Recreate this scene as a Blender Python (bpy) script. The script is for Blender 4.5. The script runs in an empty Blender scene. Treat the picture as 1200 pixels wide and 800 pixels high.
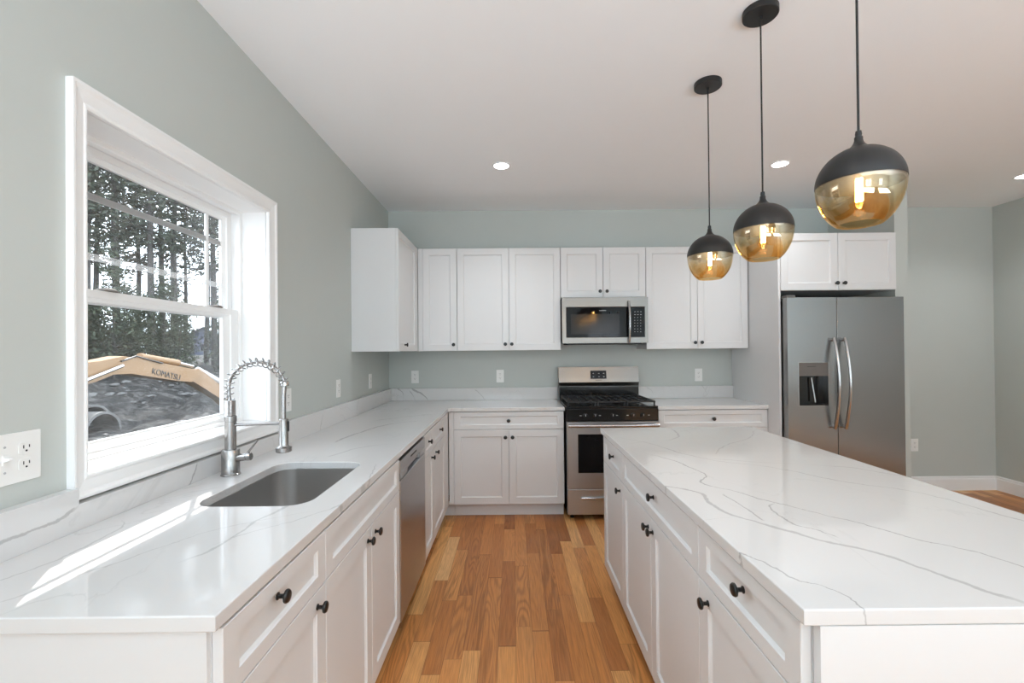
import bpy, bmesh, math, random
from mathutils import Vector, Matrix, noise
PI = math.pi
random.seed(7)
scene = bpy.context.scene
COL = scene.collection

# ------------------------------------------------------------------ camera
cam_d = bpy.data.cameras.new('camera')
cam = bpy.data.objects.new('camera', cam_d)
COL.objects.link(cam)
scene.camera = cam
cam_d.sensor_fit = 'HORIZONTAL'
cam_d.sensor_width = 36.0
cam_d.lens = 531.63 / 1200 * 36
cam_d.shift_x = -(603.08 - 600) / 1200
cam_d.shift_y = (407.085 - 400) / 1200
cam_d.clip_start = 0.02
cam_d.clip_end = 500
_yaw, _pitch, _roll = -.0031, .0062, .0089
_f = Vector((-math.sin(_yaw) * math.cos(_pitch), math.cos(_yaw) * math.cos(_pitch), math.sin(_pitch)))
_r = Vector((math.cos(_yaw), math.sin(_yaw), 0))
_u = _r.cross(_f)
_c, _s = math.cos(_roll), math.sin(_roll)
_r2, _u2 = _c * _r - _s * _u, _c * _u + _s * _r
cam.matrix_world = Matrix(((_r2.x, _u2.x, -_f.x, 0), (_r2.y, _u2.y, -_f.y, 0), (_r2.z, _u2.z, -_f.z, 1.386), (0, 0, 0, 1)))

# ------------------------------------------------------------------ world, sun, fill lights
world = bpy.data.worlds.new('World')
scene.world = world
world.use_nodes = True
bg = world.node_tree.nodes['Background']
bg.inputs[0].default_value = (0.80, 0.90, 1.0, 1)
bg.inputs[1].default_value = 6.5

sun_d = bpy.data.lights.new('sun', 'SUN')
sun_d.energy = 9.0
sun_d.angle = 0.008
sun_d.color = (1.0, 0.96, 0.9)
sun = bpy.data.objects.new('sun', sun_d)
COL.objects.link(sun)
sun.location = (-8, 12, 16)
sun.rotation_euler = Vector((0.4206, -0.702, -1.0)).to_track_quat('-Z', 'Y').to_euler()

def area_light(name, loc, direction, sx, sy, energy, color):
    d = bpy.data.lights.new(name, 'AREA')
    d.shape = 'RECTANGLE'; d.size = sx; d.size_y = sy; d.energy = energy; d.color = color
    o = bpy.data.objects.new(name, d); COL.objects.link(o)
    o.location = loc
    o.rotation_euler = Vector(direction).to_track_quat('-Z', 'Y').to_euler()
    return o
# added fill: area lights behind the camera, facing up to brighten ceiling and room
area_light('upward_fill_2', (-.05, -2.3, 0.80), (0, 0, 1), 2.2, 2.0, 172, (0.735, 0.875, 1.0))
area_light('upward_fill_3', (3.0, -2.3, 0.80), (0, 0, 1), 2.4, 2.0, 172, (0.735, 0.875, 1.0))

scene.view_settings.view_transform = 'Standard'
scene.view_settings.look = 'None'
scene.view_settings.exposure = 0.0
scene.view_settings.gamma = 1.0
scene.view_settings.use_curve_mapping = False
scene.cycles.max_bounces = 14
scene.cycles.diffuse_bounces = 8
scene.cycles.transparent_max_bounces = 24
scene.cycles.sample_clamp_indirect = 6.0
scene.cycles.caustics_reflective = False
scene.cycles.caustics_refractive = False

# ------------------------------------------------------------------ materials
def newmat(name):
    m = bpy.data.materials.new(name); m.use_nodes = True
    nt = m.node_tree
    return m, nt, nt.nodes['Principled BSDF']

def setp(b, color=None, rough=None, metal=None, spec=None, coat=None, coat_r=None):
    if color is not None: b.inputs['Base Color'].default_value = (*color, 1)
    if rough is not None: b.inputs['Roughness'].default_value = rough
    if metal is not None: b.inputs['Metallic'].default_value = metal
    if spec is not None: b.inputs['Specular IOR Level'].default_value = spec
    if coat is not None: b.inputs['Coat Weight'].default_value = coat
    if coat_r is not None: b.inputs['Coat Roughness'].default_value = coat_r

class NT:
    """small node builder"""
    def __init__(s, nt): s.nt = nt
    def n(s, t, **k):
        x = s.nt.nodes.new(t)
        for a, b in k.items(): setattr(x, a, b)
        return x
    def put(s, sock, v):
        if isinstance(v, bpy.types.NodeSocket): s.nt.links.new(v, sock)
        elif v is not None: sock.default_value = v
    def m(s, op, a, b=None, c=None, clamp=False):
        x = s.n('ShaderNodeMath', operation=op); x.use_clamp = clamp
        s.put(x.inputs[0], a); s.put(x.inputs[1], b); s.put(x.inputs[2], c)
        return x.outputs[0]
    def xyz(s, v):
        x = s.n('ShaderNodeSeparateXYZ'); s.put(x.inputs[0], v); return x.outputs
    def comb(s, a, b, c):
        x = s.n('ShaderNodeCombineXYZ'); s.put(x.inputs[0], a); s.put(x.inputs[1], b); s.put(x.inputs[2], c); return x.outputs[0]
    def noise(s, vec, scale, detail=2, rough=.5, dist=0):
        x = s.n('ShaderNodeTexNoise'); s.put(x.inputs['Vector'], vec)
        x.inputs['Scale'].default_value = scale; x.inputs['Detail'].default_value = detail
        x.inputs['Roughness'].default_value = rough; x.inputs['Distortion'].default_value = dist
        return x.outputs['Fac']
    def ramp(s, fac, stops):
        x = s.n('ShaderNodeValToRGB'); s.put(x.inputs[0], fac)
        e = x.color_ramp.elements
        while len(e) < len(stops): e.new(.5)
        for el, (p, c) in zip(e, stops): el.position = p; el.color = (*c, 1)
        return x.outputs[0]
    def mix(s, fac, a, b, blend='MIX'):
        x = s.n('ShaderNodeMix', data_type='RGBA', blend_type=blend)
        s.put(x.inputs[0], fac)
        s.put(x.inputs[6], a if isinstance(a, bpy.types.NodeSocket) else (*a, 1))
        s.put(x.inputs[7], b if isinstance(b, bpy.types.NodeSocket) else (*b, 1))
        return x.outputs[2]
    def schlick(s, f0):
        lw = s.n('ShaderNodeLayerWeight'); lw.inputs[0].default_value = .5
        return s.m('MULTIPLY_ADD', s.m('POWER', lw.outputs['Facing'], 5), 1 - f0, f0)
    def obj(s): return s.n('ShaderNodeTexCoord').outputs['Object']
    def bump(s, h, strength, dist=.002):
        x = s.n('ShaderNodeBump'); s.put(x.inputs['Height'], h)
        x.inputs['Strength'].default_value = strength; x.inputs['Distance'].default_value = dist
        return x.outputs[0]
    def stretch(s, v, sc):
        x = s.n('ShaderNodeMapping'); s.put(x.inputs[0], v); x.inputs['Scale'].default_value = sc
        return x.outputs[0]

def paint(name, color, rough=.5, var=.02, bump=.08, scale=9):
    m, nt, b = newmat(name); k = NT(nt); v = k.obj()
    f = k.noise(v, scale, 3)
    c2 = tuple(max(0, c - var) for c in color)
    nt.links.new(k.mix(f, color, c2), b.inputs['Base Color'])
    nt.links.new(k.bump(k.noise(v, 260, 2), bump, .001), b.inputs['Normal'])
    setp(b, rough=rough)
    return m

M = {}
M['wall'] = paint('wall_sage_paint', (.505, .535, .51), .62, .012, .10)
M['ceiling'] = paint('ceiling_paint', (.885, .90, .915), .8, .01, .06)
M['trim'] = paint('trim_white_paint', (.83, .83, .825), .32, .01, .02)
M['vinyl'] = paint('window_white_vinyl', (.84, .84, .835), .35, .008, .0)
M['cabinet'] = paint('cabinet_white_paint', (.685, .688, .69), .36, .012, .02)
M['plate'] = paint('outlet_plate_plastic', (.80, .80, .78), .35, .01, .0)
M['dark'] = paint('dark_slot', (.015, .015, .015), .6, .0, .0)
M['black'] = paint('matte_black_metal', (.012, .012, .012), .42, .002, .03)
M['knob'] = paint('black_knob_metal', (.010, .010, .010), .3, .002, .0)
M['enamel'] = paint('black_enamel', (.008, .008, .008), .12, .002, .0)
M['iron'] = paint('cast_iron', (.014, .014, .014), .5, .004, .2, 60)
M['cord'] = paint('black_cord', (.01, .01, .01), .6, .0, .1)
M['yellow'] = paint('excavator_yellow_paint', (.175, .098, .040), .5, .02, .1, 3)
M['rubber'] = paint('track_rubber', (.16, .15, .14), .8, .04, .3)
M['mark'] = paint('grey_mark', (.42, .42, .42), .5, .0, .0)
M['white_mark'] = paint('white_mark', (.6, .6, .6), .5, .0, .0)

def steel(name, color, rough, axis=(1, 1, 90), amt=.10):
    m, nt, b = newmat(name); k = NT(nt); v = k.stretch(k.obj(), axis)
    f = k.noise(v, 6, 4, .6)
    setp(b, metal=1.0)
    nt.links.new(k.mix(f, color, tuple(c * .86 for c in color)), b.inputs['Base Color'])
    nt.links.new(k.m('MULTIPLY_ADD', f, amt, rough - amt / 2), b.inputs['Roughness'])
    nt.links.new(k.bump(f, .04, .001), b.inputs['Normal'])
    b.inputs['Anisotropic'].default_value = .5
    return m
M['steel'] = steel('stainless_steel', (.52, .53, .545), .32)
M['steel_dark'] = steel('stainless_microwave', (.22, .21, .195), .30)
M['steel_v'] = steel('stainless_fridge', (.33, .325, .32), .24, (1, 1, 90))
M['steel_h'] = steel('stainless_handle', (.50, .49, .485), .22, (60, 60, 1))
M['sink'] = steel('stainless_sink', (.58, .565, .55), .30, (.6, .6, .6), .05)
M['nickel'] = steel('brushed_nickel', (.40, .392, .385), .26, (60, 60, 2))
M['chrome'] = steel('polished_chrome', (.48, .475, .47), .12, (1, 1, 1), .02)

def black_glass(name, c=(.006, .006, .007), r=.04):
    m, nt, b = newmat(name); k = NT(nt)
    nt.links.new(k.mix(k.noise(k.obj(), 20), c, tuple(x * .8 for x in c)), b.inputs['Base Color'])
    setp(b, rough=r, spec=.2)
    return m
M['bglass'] = black_glass('black_glass')
M['mwwin'] = black_glass('microwave_window_mesh', (.03, .03, .03), .12)

def pane(name, dust, tint=(1, 1, 1), refl=.9, ior=1.5, dust_col=(.8, .8, .8), grain=True):
    m = bpy.data.materials.new(name); m.use_nodes = True
    nt = m.node_tree; nt.nodes.clear(); k = NT(nt)
    out = k.n('ShaderNodeOutputMaterial')
    tr = k.n('ShaderNodeBsdfTransparent'); tr.inputs[0].default_value = (*tint, 1)
    gl = k.n('ShaderNodeBsdfGlossy'); gl.inputs['Roughness'].default_value = .02
    fr = k.schlick(((ior - 1) / (ior + 1)) ** 2)
    mx = k.n('ShaderNodeMixShader')
    nt.links.new(k.m('MULTIPLY', fr, refl), mx.inputs[0])
    nt.links.new(tr.outputs[0], mx.inputs[1]); nt.links.new(gl.outputs[0], mx.inputs[2])
    df = k.n('ShaderNodeBsdfDiffuse'); df.inputs[0].default_value = (*dust_col, 1)
    mx2 = k.n('ShaderNodeMixShader')
    v = k.obj()
    if grain:
        f = k.m('MULTIPLY', k.noise(v, 420, 1), k.m('MULTIPLY_ADD', k.noise(v, 5, 2), 1.6, -.1, clamp=True))
        f = k.m('MULTIPLY', f, dust * 2.4, clamp=True)
    else:
        f = dust
    k.put(mx2.inputs[0], f)
    nt.links.new(mx.outputs[0], mx2.inputs[1]); nt.links.new(df.outputs[0], mx2.inputs[2])
    nt.links.new(mx2.outputs[0], out.inputs[0])
    return m
M['glass'] = pane('window_glass_dusty', .04)
M['glass_clean'] = pane('window_glass', .01, grain=False)

def amber_glass(name, z0, z1):
    """blown glass: amber towards the bottom, clear at the rim"""
    m = bpy.data.materials.new(name); m.use_nodes = True
    nt = m.node_tree; nt.nodes.clear(); k = NT(nt)
    out = k.n('ShaderNodeOutputMaterial')
    tr = k.n('ShaderNodeBsdfTransparent'); gl = k.n('ShaderNodeBsdfGlossy')
    v = k.obj(); z = k.xyz(v)[2]
    fac = k.m('ADD', k.m('DIVIDE', k.m('SUBTRACT', z, z0), z1 - z0), k.m('MULTIPLY_ADD', k.noise(v, 9, 1, .5, 2.5), .9, -.45), clamp=True)
    col = k.ramp(fac, [(0, (.96, .78, .50)), (.5, (.97, .86, .66)), (.85, (.97, .94, .88)), (1, (.98, .97, .96))])
    nt.links.new(col, tr.inputs[0])
    nt.links.new(k.mix(.6, col, (1, .86, .62)), gl.inputs[0]); gl.inputs['Roughness'].default_value = .03
    mx = k.n('ShaderNodeMixShader')
    nt.links.new(k.schlick(.16), mx.inputs[0]); nt.links.new(tr.outputs[0], mx.inputs[1]); nt.links.new(gl.outputs[0], mx.inputs[2])
    nt.links.new(mx.outputs[0], out.inputs[0])
    return m
M['amber'] = amber_glass('amber_glass', -.118, 0)

def glow(name, color, s):
    m, nt, b = newmat(name)
    setp(b, color=(.8, .8, .8))
    b.inputs['Emission Color'].default_value = (*color, 1); b.inputs['Emission Strength'].default_value = s
    return m
M['led'] = glow('recessed_lamp_lens', (1, .97, .92), 9)
M['filament'] = glow('lit_filament', (1, .72, .36), 130)
M['bulb'] = pane('bulb_glass', .0, (1, .88, .66), .8, 1.45, grain=False)

def marble(name, veins=(), base=(.655, .65, .645), seed=0.0, amount=1.0):
    """white quartz; each vein: (axis, [(u, v)...], width, strength) in object space"""
    m, nt, b = newmat(name); k = NT(nt); v0 = k.obj()
    wn = k.n('ShaderNodeTexNoise'); k.put(wn.inputs['Vector'], v0)
    wn.inputs['Scale'].default_value = 9; wn.inputs['Detail'].default_value = 5; wn.inputs['Roughness'].default_value = .62
    sub = k.n('ShaderNodeVectorMath', operation='SUBTRACT'); k.put(sub.inputs[0], wn.outputs['Color']); sub.inputs[1].default_value = (.5, .5, .5)
    scl = k.n('ShaderNodeVectorMath', operation='SCALE'); k.put(scl.inputs[0], sub.outputs[0]); scl.inputs['Scale'].default_value = .05
    add = k.n('ShaderNodeVectorMath', operation='ADD'); k.put(add.inputs[0], v0); k.put(add.inputs[1], scl.outputs[0])
    p = add.outputs[0]; X, Y, Z = k.xyz(p)
    wv = k.m('MULTIPLY_ADD', k.noise(v0, 7, 2), 1.5, .15)
    total = None
    for (ax, pts, w, st) in veins:
        pts = sorted(pts)
        us = [q[0] for q in pts]; vs = [q[1] for q in pts]
        u0, u1 = us[0], us[-1]; v_0, v_1 = min(vs) - .01, max(vs) + .01
        U, V = (Y, X) if ax == 'y' else (X, Y) if ax == 'x' else (Y, Z) if ax == 'yz' else (X, Z)
        t = k.m('DIVIDE', k.m('SUBTRACT', U, u0), u1 - u0)
        fc = k.n('ShaderNodeFloatCurve'); k.put(fc.inputs['Value'], t)
        c = fc.mapping.curves[0]
        P = [((a - u0) / (u1 - u0), (q - v_0) / (v_1 - v_0)) for a, q in pts]
        c.points[0].location = P[0]; c.points[1].location = P[-1]
        for q in P[1:-1]: c.points.new(*q)
        for q in c.points: q.handle_type = 'AUTO'
        fc.mapping.update()
        d = k.m('ABSOLUTE', k.m('SUBTRACT', V, k.m('MULTIPLY_ADD', fc.outputs[0], v_1 - v_0, v_0)))
        fade = k.m('MULTIPLY', k.m('MULTIPLY', k.m('MULTIPLY', t, 14, clamp=True), k.m('MULTIPLY', k.m('SUBTRACT', 1.0, t), 14, clamp=True)), st)
        e = k.m('SUBTRACT', 1.0, k.m('DIVIDE', d, k.m('MULTIPLY', wv, w * .62)), clamp=True)
        e = k.m('MULTIPLY', k.m('MULTIPLY', e, 2.2, clamp=True), fade)
        total = e if total is None else k.m('MAXIMUM', total, e)
    # faint background veining
    sv = k.n('ShaderNodeVectorMath', operation='ADD'); k.put(sv.inputs[0], v0); sv.inputs[1].default_value = (seed, seed * 1.7, seed * .6)
    st2 = k.stretch(sv.outputs[0], (1.5, .75, 1.2))
    r1 = k.m('ABSOLUTE', k.m('SUBTRACT', k.noise(st2, 1.7, 6, .58, .9), .5))
    r1 = k.m('SUBTRACT', 1.0, k.m('MULTIPLY', r1, 90), clamp=True)
    gate = k.m('MULTIPLY_ADD', k.noise(sv.outputs[0], 2.3, 2), 3.2, -1.35, clamp=True)
    bgv = k.m('MULTIPLY', k.m('MULTIPLY', r1, gate), .38 * amount)
    total = bgv if total is None else k.m('MAXIMUM', total, bgv)
    cloud = k.noise(sv.outputs[0], 3, 4, .6)
    bc = k.mix(cloud, base, tuple(x * .965 for x in base))
    nt.links.new(k.mix(total, bc, (.36, .355, .35)), b.inputs['Base Color'])
    setp(b, rough=.07)
    b.inputs['IOR'].default_value = 1.5
    return m

def plank_floor():
    m, nt, b = newmat('oak_plank_floor'); k = NT(nt); v = k.obj()
    X, Y, Z = k.xyz(v)
    W = .0815
    xi = k.m('FLOOR', k.m('DIVIDE', X, W))
    wn = k.n('ShaderNodeTexWhiteNoise', noise_dimensions='1D'); k.put(wn.inputs['W'], xi)
    yo = k.m('MULTIPLY_ADD', wn.outputs['Value'], 7.3, Y)
    L = .82
    yw = k.m('DIVIDE', k.m('ADD', yo, k.m('MULTIPLY', k.m('SINE', k.m('MULTIPLY', yo, 2.9)), .22)), L)
    yi = k.m('FLOOR', yw)
    w2 = k.n('ShaderNodeTexWhiteNoise', noise_dimensions='2D'); k.put(w2.inputs['Vector'], k.comb(xi, yi, 0))
    rnd = w2.outputs['Value']; rc = k.xyz(w2.outputs['Color'])
    tone = k.ramp(rnd, [(0, (.34, .11, .028)), (.2, (.53, .20, .052)), (.5, (.67, .275, .078)), (.78, (.76, .36, .115)), (.92, (.83, .45, .17)), (1, (.90, .60, .30))])
    # grain
    off = k.comb(k.m('MULTIPLY', rc[0], 30), k.m('MULTIPLY', rc[1], 30), k.m('MULTIPLY', rc[2], 30))
    ad = k.n('ShaderNodeVectorMath', operation='ADD'); k.put(ad.inputs[0], v); k.put(ad.inputs[1], off)
    gv = k.stretch(ad.outputs[0], (1, .085, 1))
    g1 = k.noise(gv, 26, 3, .55, 1.2)
    rings = k.m('SINE', k.m('MULTIPLY', k.noise(gv, 11, 1.5, .4, .8), 80))
    rings = k.m('MULTIPLY', k.m('MULTIPLY_ADD', rings, .5, .5), k.m('MULTIPLY_ADD', rc[2], .75, .15))
    pores = k.noise(k.stretch(ad.outputs[0], (1, .03, 1)), 240, 2, .6)
    c = k.mix(k.m('MULTIPLY', k.m('POWER', rings, 1.6), .95), tone, k.mix(.6, tone, (.13, .045, .016)))
    c = k.mix(k.m('MULTIPLY_ADD', g1, 1.3, -.42, clamp=True), c, k.mix(.5, c, (.56, .29, .13)))
    c = k.mix(k.m('MULTIPLY', k.m('MULTIPLY_ADD', pores, 2.6, -1.0, clamp=True), .38), c, (.10, .035, .014))
    # gaps between boards
    fx = k.m('ABSOLUTE', k.m('SUBTRACT', k.m('FRACT', k.m('DIVIDE', X, W)), .5))
    gx = k.m('GREATER_THAN', fx, .5 - .010)
    fy = k.m('ABSOLUTE', k.m('SUBTRACT', k.m('FRACT', yw), .5))
    gy = k.m('GREATER_THAN', fy, .5 - .0014)
    gap = k.m('MAXIMUM', gx, gy)
    c = k.mix(k.m('MULTIPLY', gap, .6), c, (.05, .02, .01))
    nt.links.new(c, b.inputs['Base Color'])
    nt.links.new(k.m('MULTIPLY_ADD', g1, .15, .30), b.inputs['Roughness']); setp(b, spec=.35)
    nt.links.new(k.bump(k.m('SUBTRACT', k.m('MULTIPLY', pores, .3), gap), .15, .001), b.inputs['Normal'])
    return m
M['floor'] = plank_floor()

def ground_mat():
    m, nt, b = newmat('bare_dirt'); k = NT(nt); v = k.obj()
    f = k.noise(v, .8, 6, .7); g = k.noise(v, 2.6, 9, .80)
    c = k.ramp(k.m('MULTIPLY_ADD', k.m('SUBTRACT', g, .5), 1.5, k.m('MULTIPLY_ADD', k.m('SUBTRACT', f, .5), .5, .5)), [(.40, (.002, .0018, .0016)), (.47, (.008, .0074, .0068)), (.53, (.019, .0175, .0165)), (.58, (.05, .048, .045)), (.63, (.12, .117, .113))])
    nt.links.new(c, b.inputs['Base Color']); nt.links.new(k.bump(g, 1.0, .35), b.inputs['Normal'])
    setp(b, rough=.95)
    return m
M['dirt'] = ground_mat()
def leafmat(name, a, c):
    m, nt, b = newmat(name); k = NT(nt)
    nt.links.new(k.mix(k.m('MULTIPLY_ADD', k.noise(k.obj(), 1.4, 4, .7), 2, -.5, clamp=True), a, c), b.inputs['Base Color'])
    setp(b, rough=.7)
    return m
M['needles'] = leafmat('pine_needles', (0.0124, 0.0186, 0.0112), (0.0372, 0.0484, 0.0285))
M['leaves'] = leafmat('broad_leaves', (0.0112, 0.0186, 0.0087), (0.0372, 0.0508, 0.0223))
M['bark'] = leafmat('bark', (0.0155, 0.0136, 0.0124), (0.0341, 0.0310, 0.0285))
M['stone'] = leafmat('pale_stone', (0.0558, 0.0546, 0.0527), (0.0930, 0.0918, 0.0899))
M['siding_blue'] = leafmat('blue_siding', (0.0434, 0.0496, 0.0806), (0.0558, 0.0620, 0.0930))
M['siding_white'] = leafmat('white_siding', (0.1240, 0.1271, 0.1364), (0.1488, 0.1488, 0.1550))
M['siding_pink'] = leafmat('pink_siding', (0.0930, 0.0682, 0.0651), (0.1116, 0.0837, 0.0775))
M['roofing'] = leafmat('roof_shingles', (0.0496, 0.0496, 0.0558), (0.0744, 0.0744, 0.0806))

# ------------------------------------------------------------------ mesh helpers
class MB:
    def __init__(s): s.bm = bmesh.new()
    def quad(s, *co):
        return s.bm.faces.new([s.bm.verts.new(c) for c in co])
    def box(s, x0, x1, y0, y1, z0, z1, bev=0, seg=2):
        vs = [s.bm.verts.new((x, y, z)) for x in (x0, x1) for y in (y0, y1) for z in (z0, z1)]
        F = [(0, 1, 3, 2), (4, 6, 7, 5), (0, 4, 5, 1), (2, 3, 7, 6), (0, 2, 6, 4), (1, 5, 7, 3)]
        fs = [s.bm.faces.new([vs[i] for i in f]) for f in F]
        if bev:
            es = list({e for f in fs for e in f.edges})
            bmesh.ops.bevel(s.bm, geom=es, offset=bev, segments=seg, affect='EDGES', profile=.5, clamp_overlap=True)
        return s
    def lathe(s, prof, center=(0, 0, 0), axis=(0, 0, 1), n=32, cap=True):
        """prof: (r, h) pairs along the axis"""
        q = Vector((0, 0, 1)).rotation_difference(Vector(axis).normalized())
        c = Vector(center); rings = []
        for r, h in prof:
            if r <= 1e-6: rings.append([s.bm.verts.new(c + q @ Vector((0, 0, h)))])
            else: rings.append([s.bm.verts.new(c + q @ Vector((r * math.cos(2 * PI * i / n), r * math.sin(2 * PI * i / n), h))) for i in range(n)])
        for a, b in zip(rings, rings[1:]):
            for i in range(n):
                j = (i + 1) % n
                f = [a[i % len(a)], a[j % len(a)], b[j % len(b)], b[i % len(b)]]
                f = list(dict.fromkeys(f))
                if len(f) > 2:
                    s.bm.faces.new(f)
        if cap:
            if len(rings[0]) > 1: s.bm.faces.new(list(reversed(rings[0])))
            if len(rings[-1]) > 1: s.bm.faces.new(rings[-1])
        return s
    def tube(s, pts, r, n=10, cap=True):
        pts = [Vector(p) for p in pts]; rings = []
        rr = r if isinstance(r, (list, tuple)) else [r] * len(pts)
        t0 = (pts[1] - pts[0]).normalized()
        up = Vector((0, 0, 1)) if abs(t0.z) < .9 else Vector((1, 0, 0))
        nrm = t0.cross(up).normalized()
        for i, p in enumerate(pts):
            t = (pts[min(i + 1, len(pts) - 1)] - pts[max(i - 1, 0)]).normalized()
            nrm = (nrm - t * nrm.dot(t)).normalized(); bn = t.cross(nrm)
            rings.append([s.bm.verts.new(p + (nrm * math.cos(2 * PI * k / n) + bn * math.sin(2 * PI * k / n)) * rr[i]) for k in range(n)])
        for a, b in zip(rings, rings[1:]):
            for i in range(n):
                j = (i + 1) % n; s.bm.faces.new((a[i], a[j], b[j], b[i]))
        if cap: s.bm.faces.new(list(reversed(rings[0]))); s.bm.faces.new(rings[-1])
        return s
    def prism(s, poly, fn, d0, d1):
        """poly of 2D points -> fn(u, v, d) gives 3D; extruded between d0 and d1"""
        a = [s.bm.verts.new(fn(u, v, d0)) for u, v in poly]; b = [s.bm.verts.new(fn(u, v, d1)) for u, v in poly]
        s.bm.faces.new(a); s.bm.faces.new(list(reversed(b)))
        n = len(poly)
        for i in range(n):
            j = (i + 1) % n; s.bm.faces.new((a[j], a[i], b[i], b[j]))
        return s
    def frame(s, rect, prof, fn, widths=(1, 1, 1, 1)):
        """mitred frame: rect=(u0,u1,v0,v1); prof=[(w, d)]; w is inset times per-side width (left,right,bottom,top); closed profile"""
        u0, u1, v0, v1 = rect; l, r, b, t = widths; loops = []
        for w, d in prof:
            loops.append([s.bm.verts.new(fn(*q, d)) for q in ((u0 + w * l, v0 + w * b), (u1 - w * r, v0 + w * b), (u1 - w * r, v1 - w * t), (u0 + w * l, v1 - w * t))])
        m = len(loops)
        for i in range(m):
            a, c = loops[i], loops[(i + 1) % m]
            for k in range(4):
                j = (k + 1) % 4; s.bm.faces.new((a[k], a[j], c[j], c[k]))
        return s
    def build(s, name, mat, parent=None, loc=None, smooth=False, rot=0):
        bmesh.ops.recalc_face_normals(s.bm, faces=s.bm.faces)
        me = bpy.data.meshes.new(name)
        s.bm.to_mesh(me); s.bm.free()
        me.materials.append(mat)
        if smooth:
            me.polygons.foreach_set('use_smooth', [True] * len(me.polygons))
            try: me.set_sharp_from_angle(angle=math.radians(38))
            except Exception: pass
        o = bpy.data.objects.new(name, me); COL.objects.link(o)
        if parent is not None: o.parent = parent
        if loc is not None: o.location = loc
        o.rotation_euler.z = rot
        return o

def tag(o, label, cat, group=None, kind=None):
    o['label'] = label; o['category'] = cat
    if group: o['group'] = group
    if kind: o['kind'] = kind
    return o
def thing(name, label, cat, loc=(0, 0, 0), rot=0, group=None):
    o = bpy.data.objects.new(name, None); COL.objects.link(o); o.empty_display_size = .1
    o.location = loc; o.rotation_euler.z = rot
    return tag(o, label, cat, group)
def struct(o): o['kind'] = 'structure'; return o
def copy_tree(o, parent=None):
    c = o.copy(); COL.objects.link(c)
    if parent is not None: c.parent = parent
    for ch in list(o.children): copy_tree(ch, c)
    return c
def rrect(x0, x1, y0, y1, r, n=8):
    P = []
    for cx, cy, a in ((x1 - r, y0 + r, -90), (x1 - r, y1 - r, 0), (x0 + r, y1 - r, 90), (x0 + r, y0 + r, 180)):
        for i in range(n + 1):
            t = math.radians(a + 90 * i / n); P.append((cx + r * math.cos(t), cy + r * math.sin(t)))
    return P
def flat_slab(name, outline, holes, z0, z1, bev, mat, loc=(0, 0, 0), parent=None):
    cu = bpy.data.curves.new(name, 'CURVE'); cu.dimensions = '2D'; cu.fill_mode = 'BOTH'
    cu.extrude = (z1 - z0) / 2 - bev; cu.bevel_depth = bev; cu.bevel_resolution = 2; cu.offset = -bev
    for P in [outline] + holes:
        sp = cu.splines.new('POLY'); sp.points.add(len(P) - 1); sp.use_cyclic_u = True
        for q, (x, y) in zip(sp.points, P): q.co = (x - loc[0], y - loc[1], 0, 1)
    t = bpy.data.objects.new(name, cu); COL.objects.link(t)
    dg = bpy.context.evaluated_depsgraph_get(); me = bpy.data.meshes.new_from_object(t.evaluated_get(dg))
    bpy.data.objects.remove(t); bpy.data.curves.remove(cu)
    me.name = name
    me.polygons.foreach_set('use_smooth', [False] * len(me.polygons))
    for v in me.vertices: v.co.z += (z0 + z1) / 2 - loc[2]
    me.materials.clear(); me.materials.append(mat)
    o = bpy.data.objects.new(name, me); COL.objects.link(o); o.location = loc
    if parent is not None: o.parent = parent
    return o
def text_mesh(name, txt, size, mat, depth=.002):
    cu = bpy.data.curves.new(name, 'FONT'); cu.body = txt; cu.size = size; cu.extrude = depth; cu.align_x = 'CENTER'; cu.align_y = 'CENTER'
    t = bpy.data.objects.new(name, cu); COL.objects.link(t)
    dg = bpy.context.evaluated_depsgraph_get(); me = bpy.data.meshes.new_from_object(t.evaluated_get(dg))
    bpy.data.objects.remove(t); bpy.data.curves.remove(cu)
    me.materials.clear(); me.materials.append(mat)
    o = bpy.data.objects.new(name, me); COL.objects.link(o)
    return o

# ------------------------------------------------------------------ room shell
XL, XR, YB, YF, ZC = -1.197, 4.656, 4.377, -3.5, 2.735
struct(MB().box(-1.42, XR + .15, YF - .15, YB + .15, -.12, 0).build('floor', M['floor']))
struct(MB().box(-1.42, XR + .15, YF - .15, YB + .15, ZC, ZC + .12).build('ceiling', M['ceiling']))
OY0, OY1, OZ0, OZ1 = 1.262, 2.208, 1.057, 2.069          # clear opening of the window by the sink
w = MB()
a = .016
w.box(-1.42, XL, YF, OY0 - a, 0, ZC); w.box(-1.42, XL, OY1 + a, YB, 0, ZC)
w.box(-1.42, XL, OY0 - a, OY1 + a, 0, OZ0 - a); w.box(-1.42, XL, OY0 - a, OY1 + a, OZ1 + a, ZC)
struct(w.build('wall_left', M['wall']))
struct(MB().box(-1.42, XR + .15, YB, YB + .15, 0, ZC).build('wall_back', M['wall']))
struct(MB().box(XR, XR + .15, YF, YB, 0, ZC).build('wall_right', M['wall']))
w = MB()                                                  # wall behind the camera with two windows
w.box(-1.42, -1.0, YF - .15, YF, 0, ZC); w.box(.3, 1.85, YF - .15, YF, 0, ZC); w.box(2.75, XR + .15, YF - .15, YF, 0, ZC)
w.box(-1.0, .3, YF - .15, YF, 2.15, ZC); w.box(-1.0, .3, YF - .15, YF, 0, .9); w.box(1.85, 2.75, YF - .15, YF, 2.15, ZC); w.box(1.85, 2.75, YF - .15, YF, 0, 1.1)
struct(w.build('wall_front', M['wall']))
struct(MB().box(3.060, 3.168, 3.618, YB, 0, ZC).build('wall_alcove', M['wall']))
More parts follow.
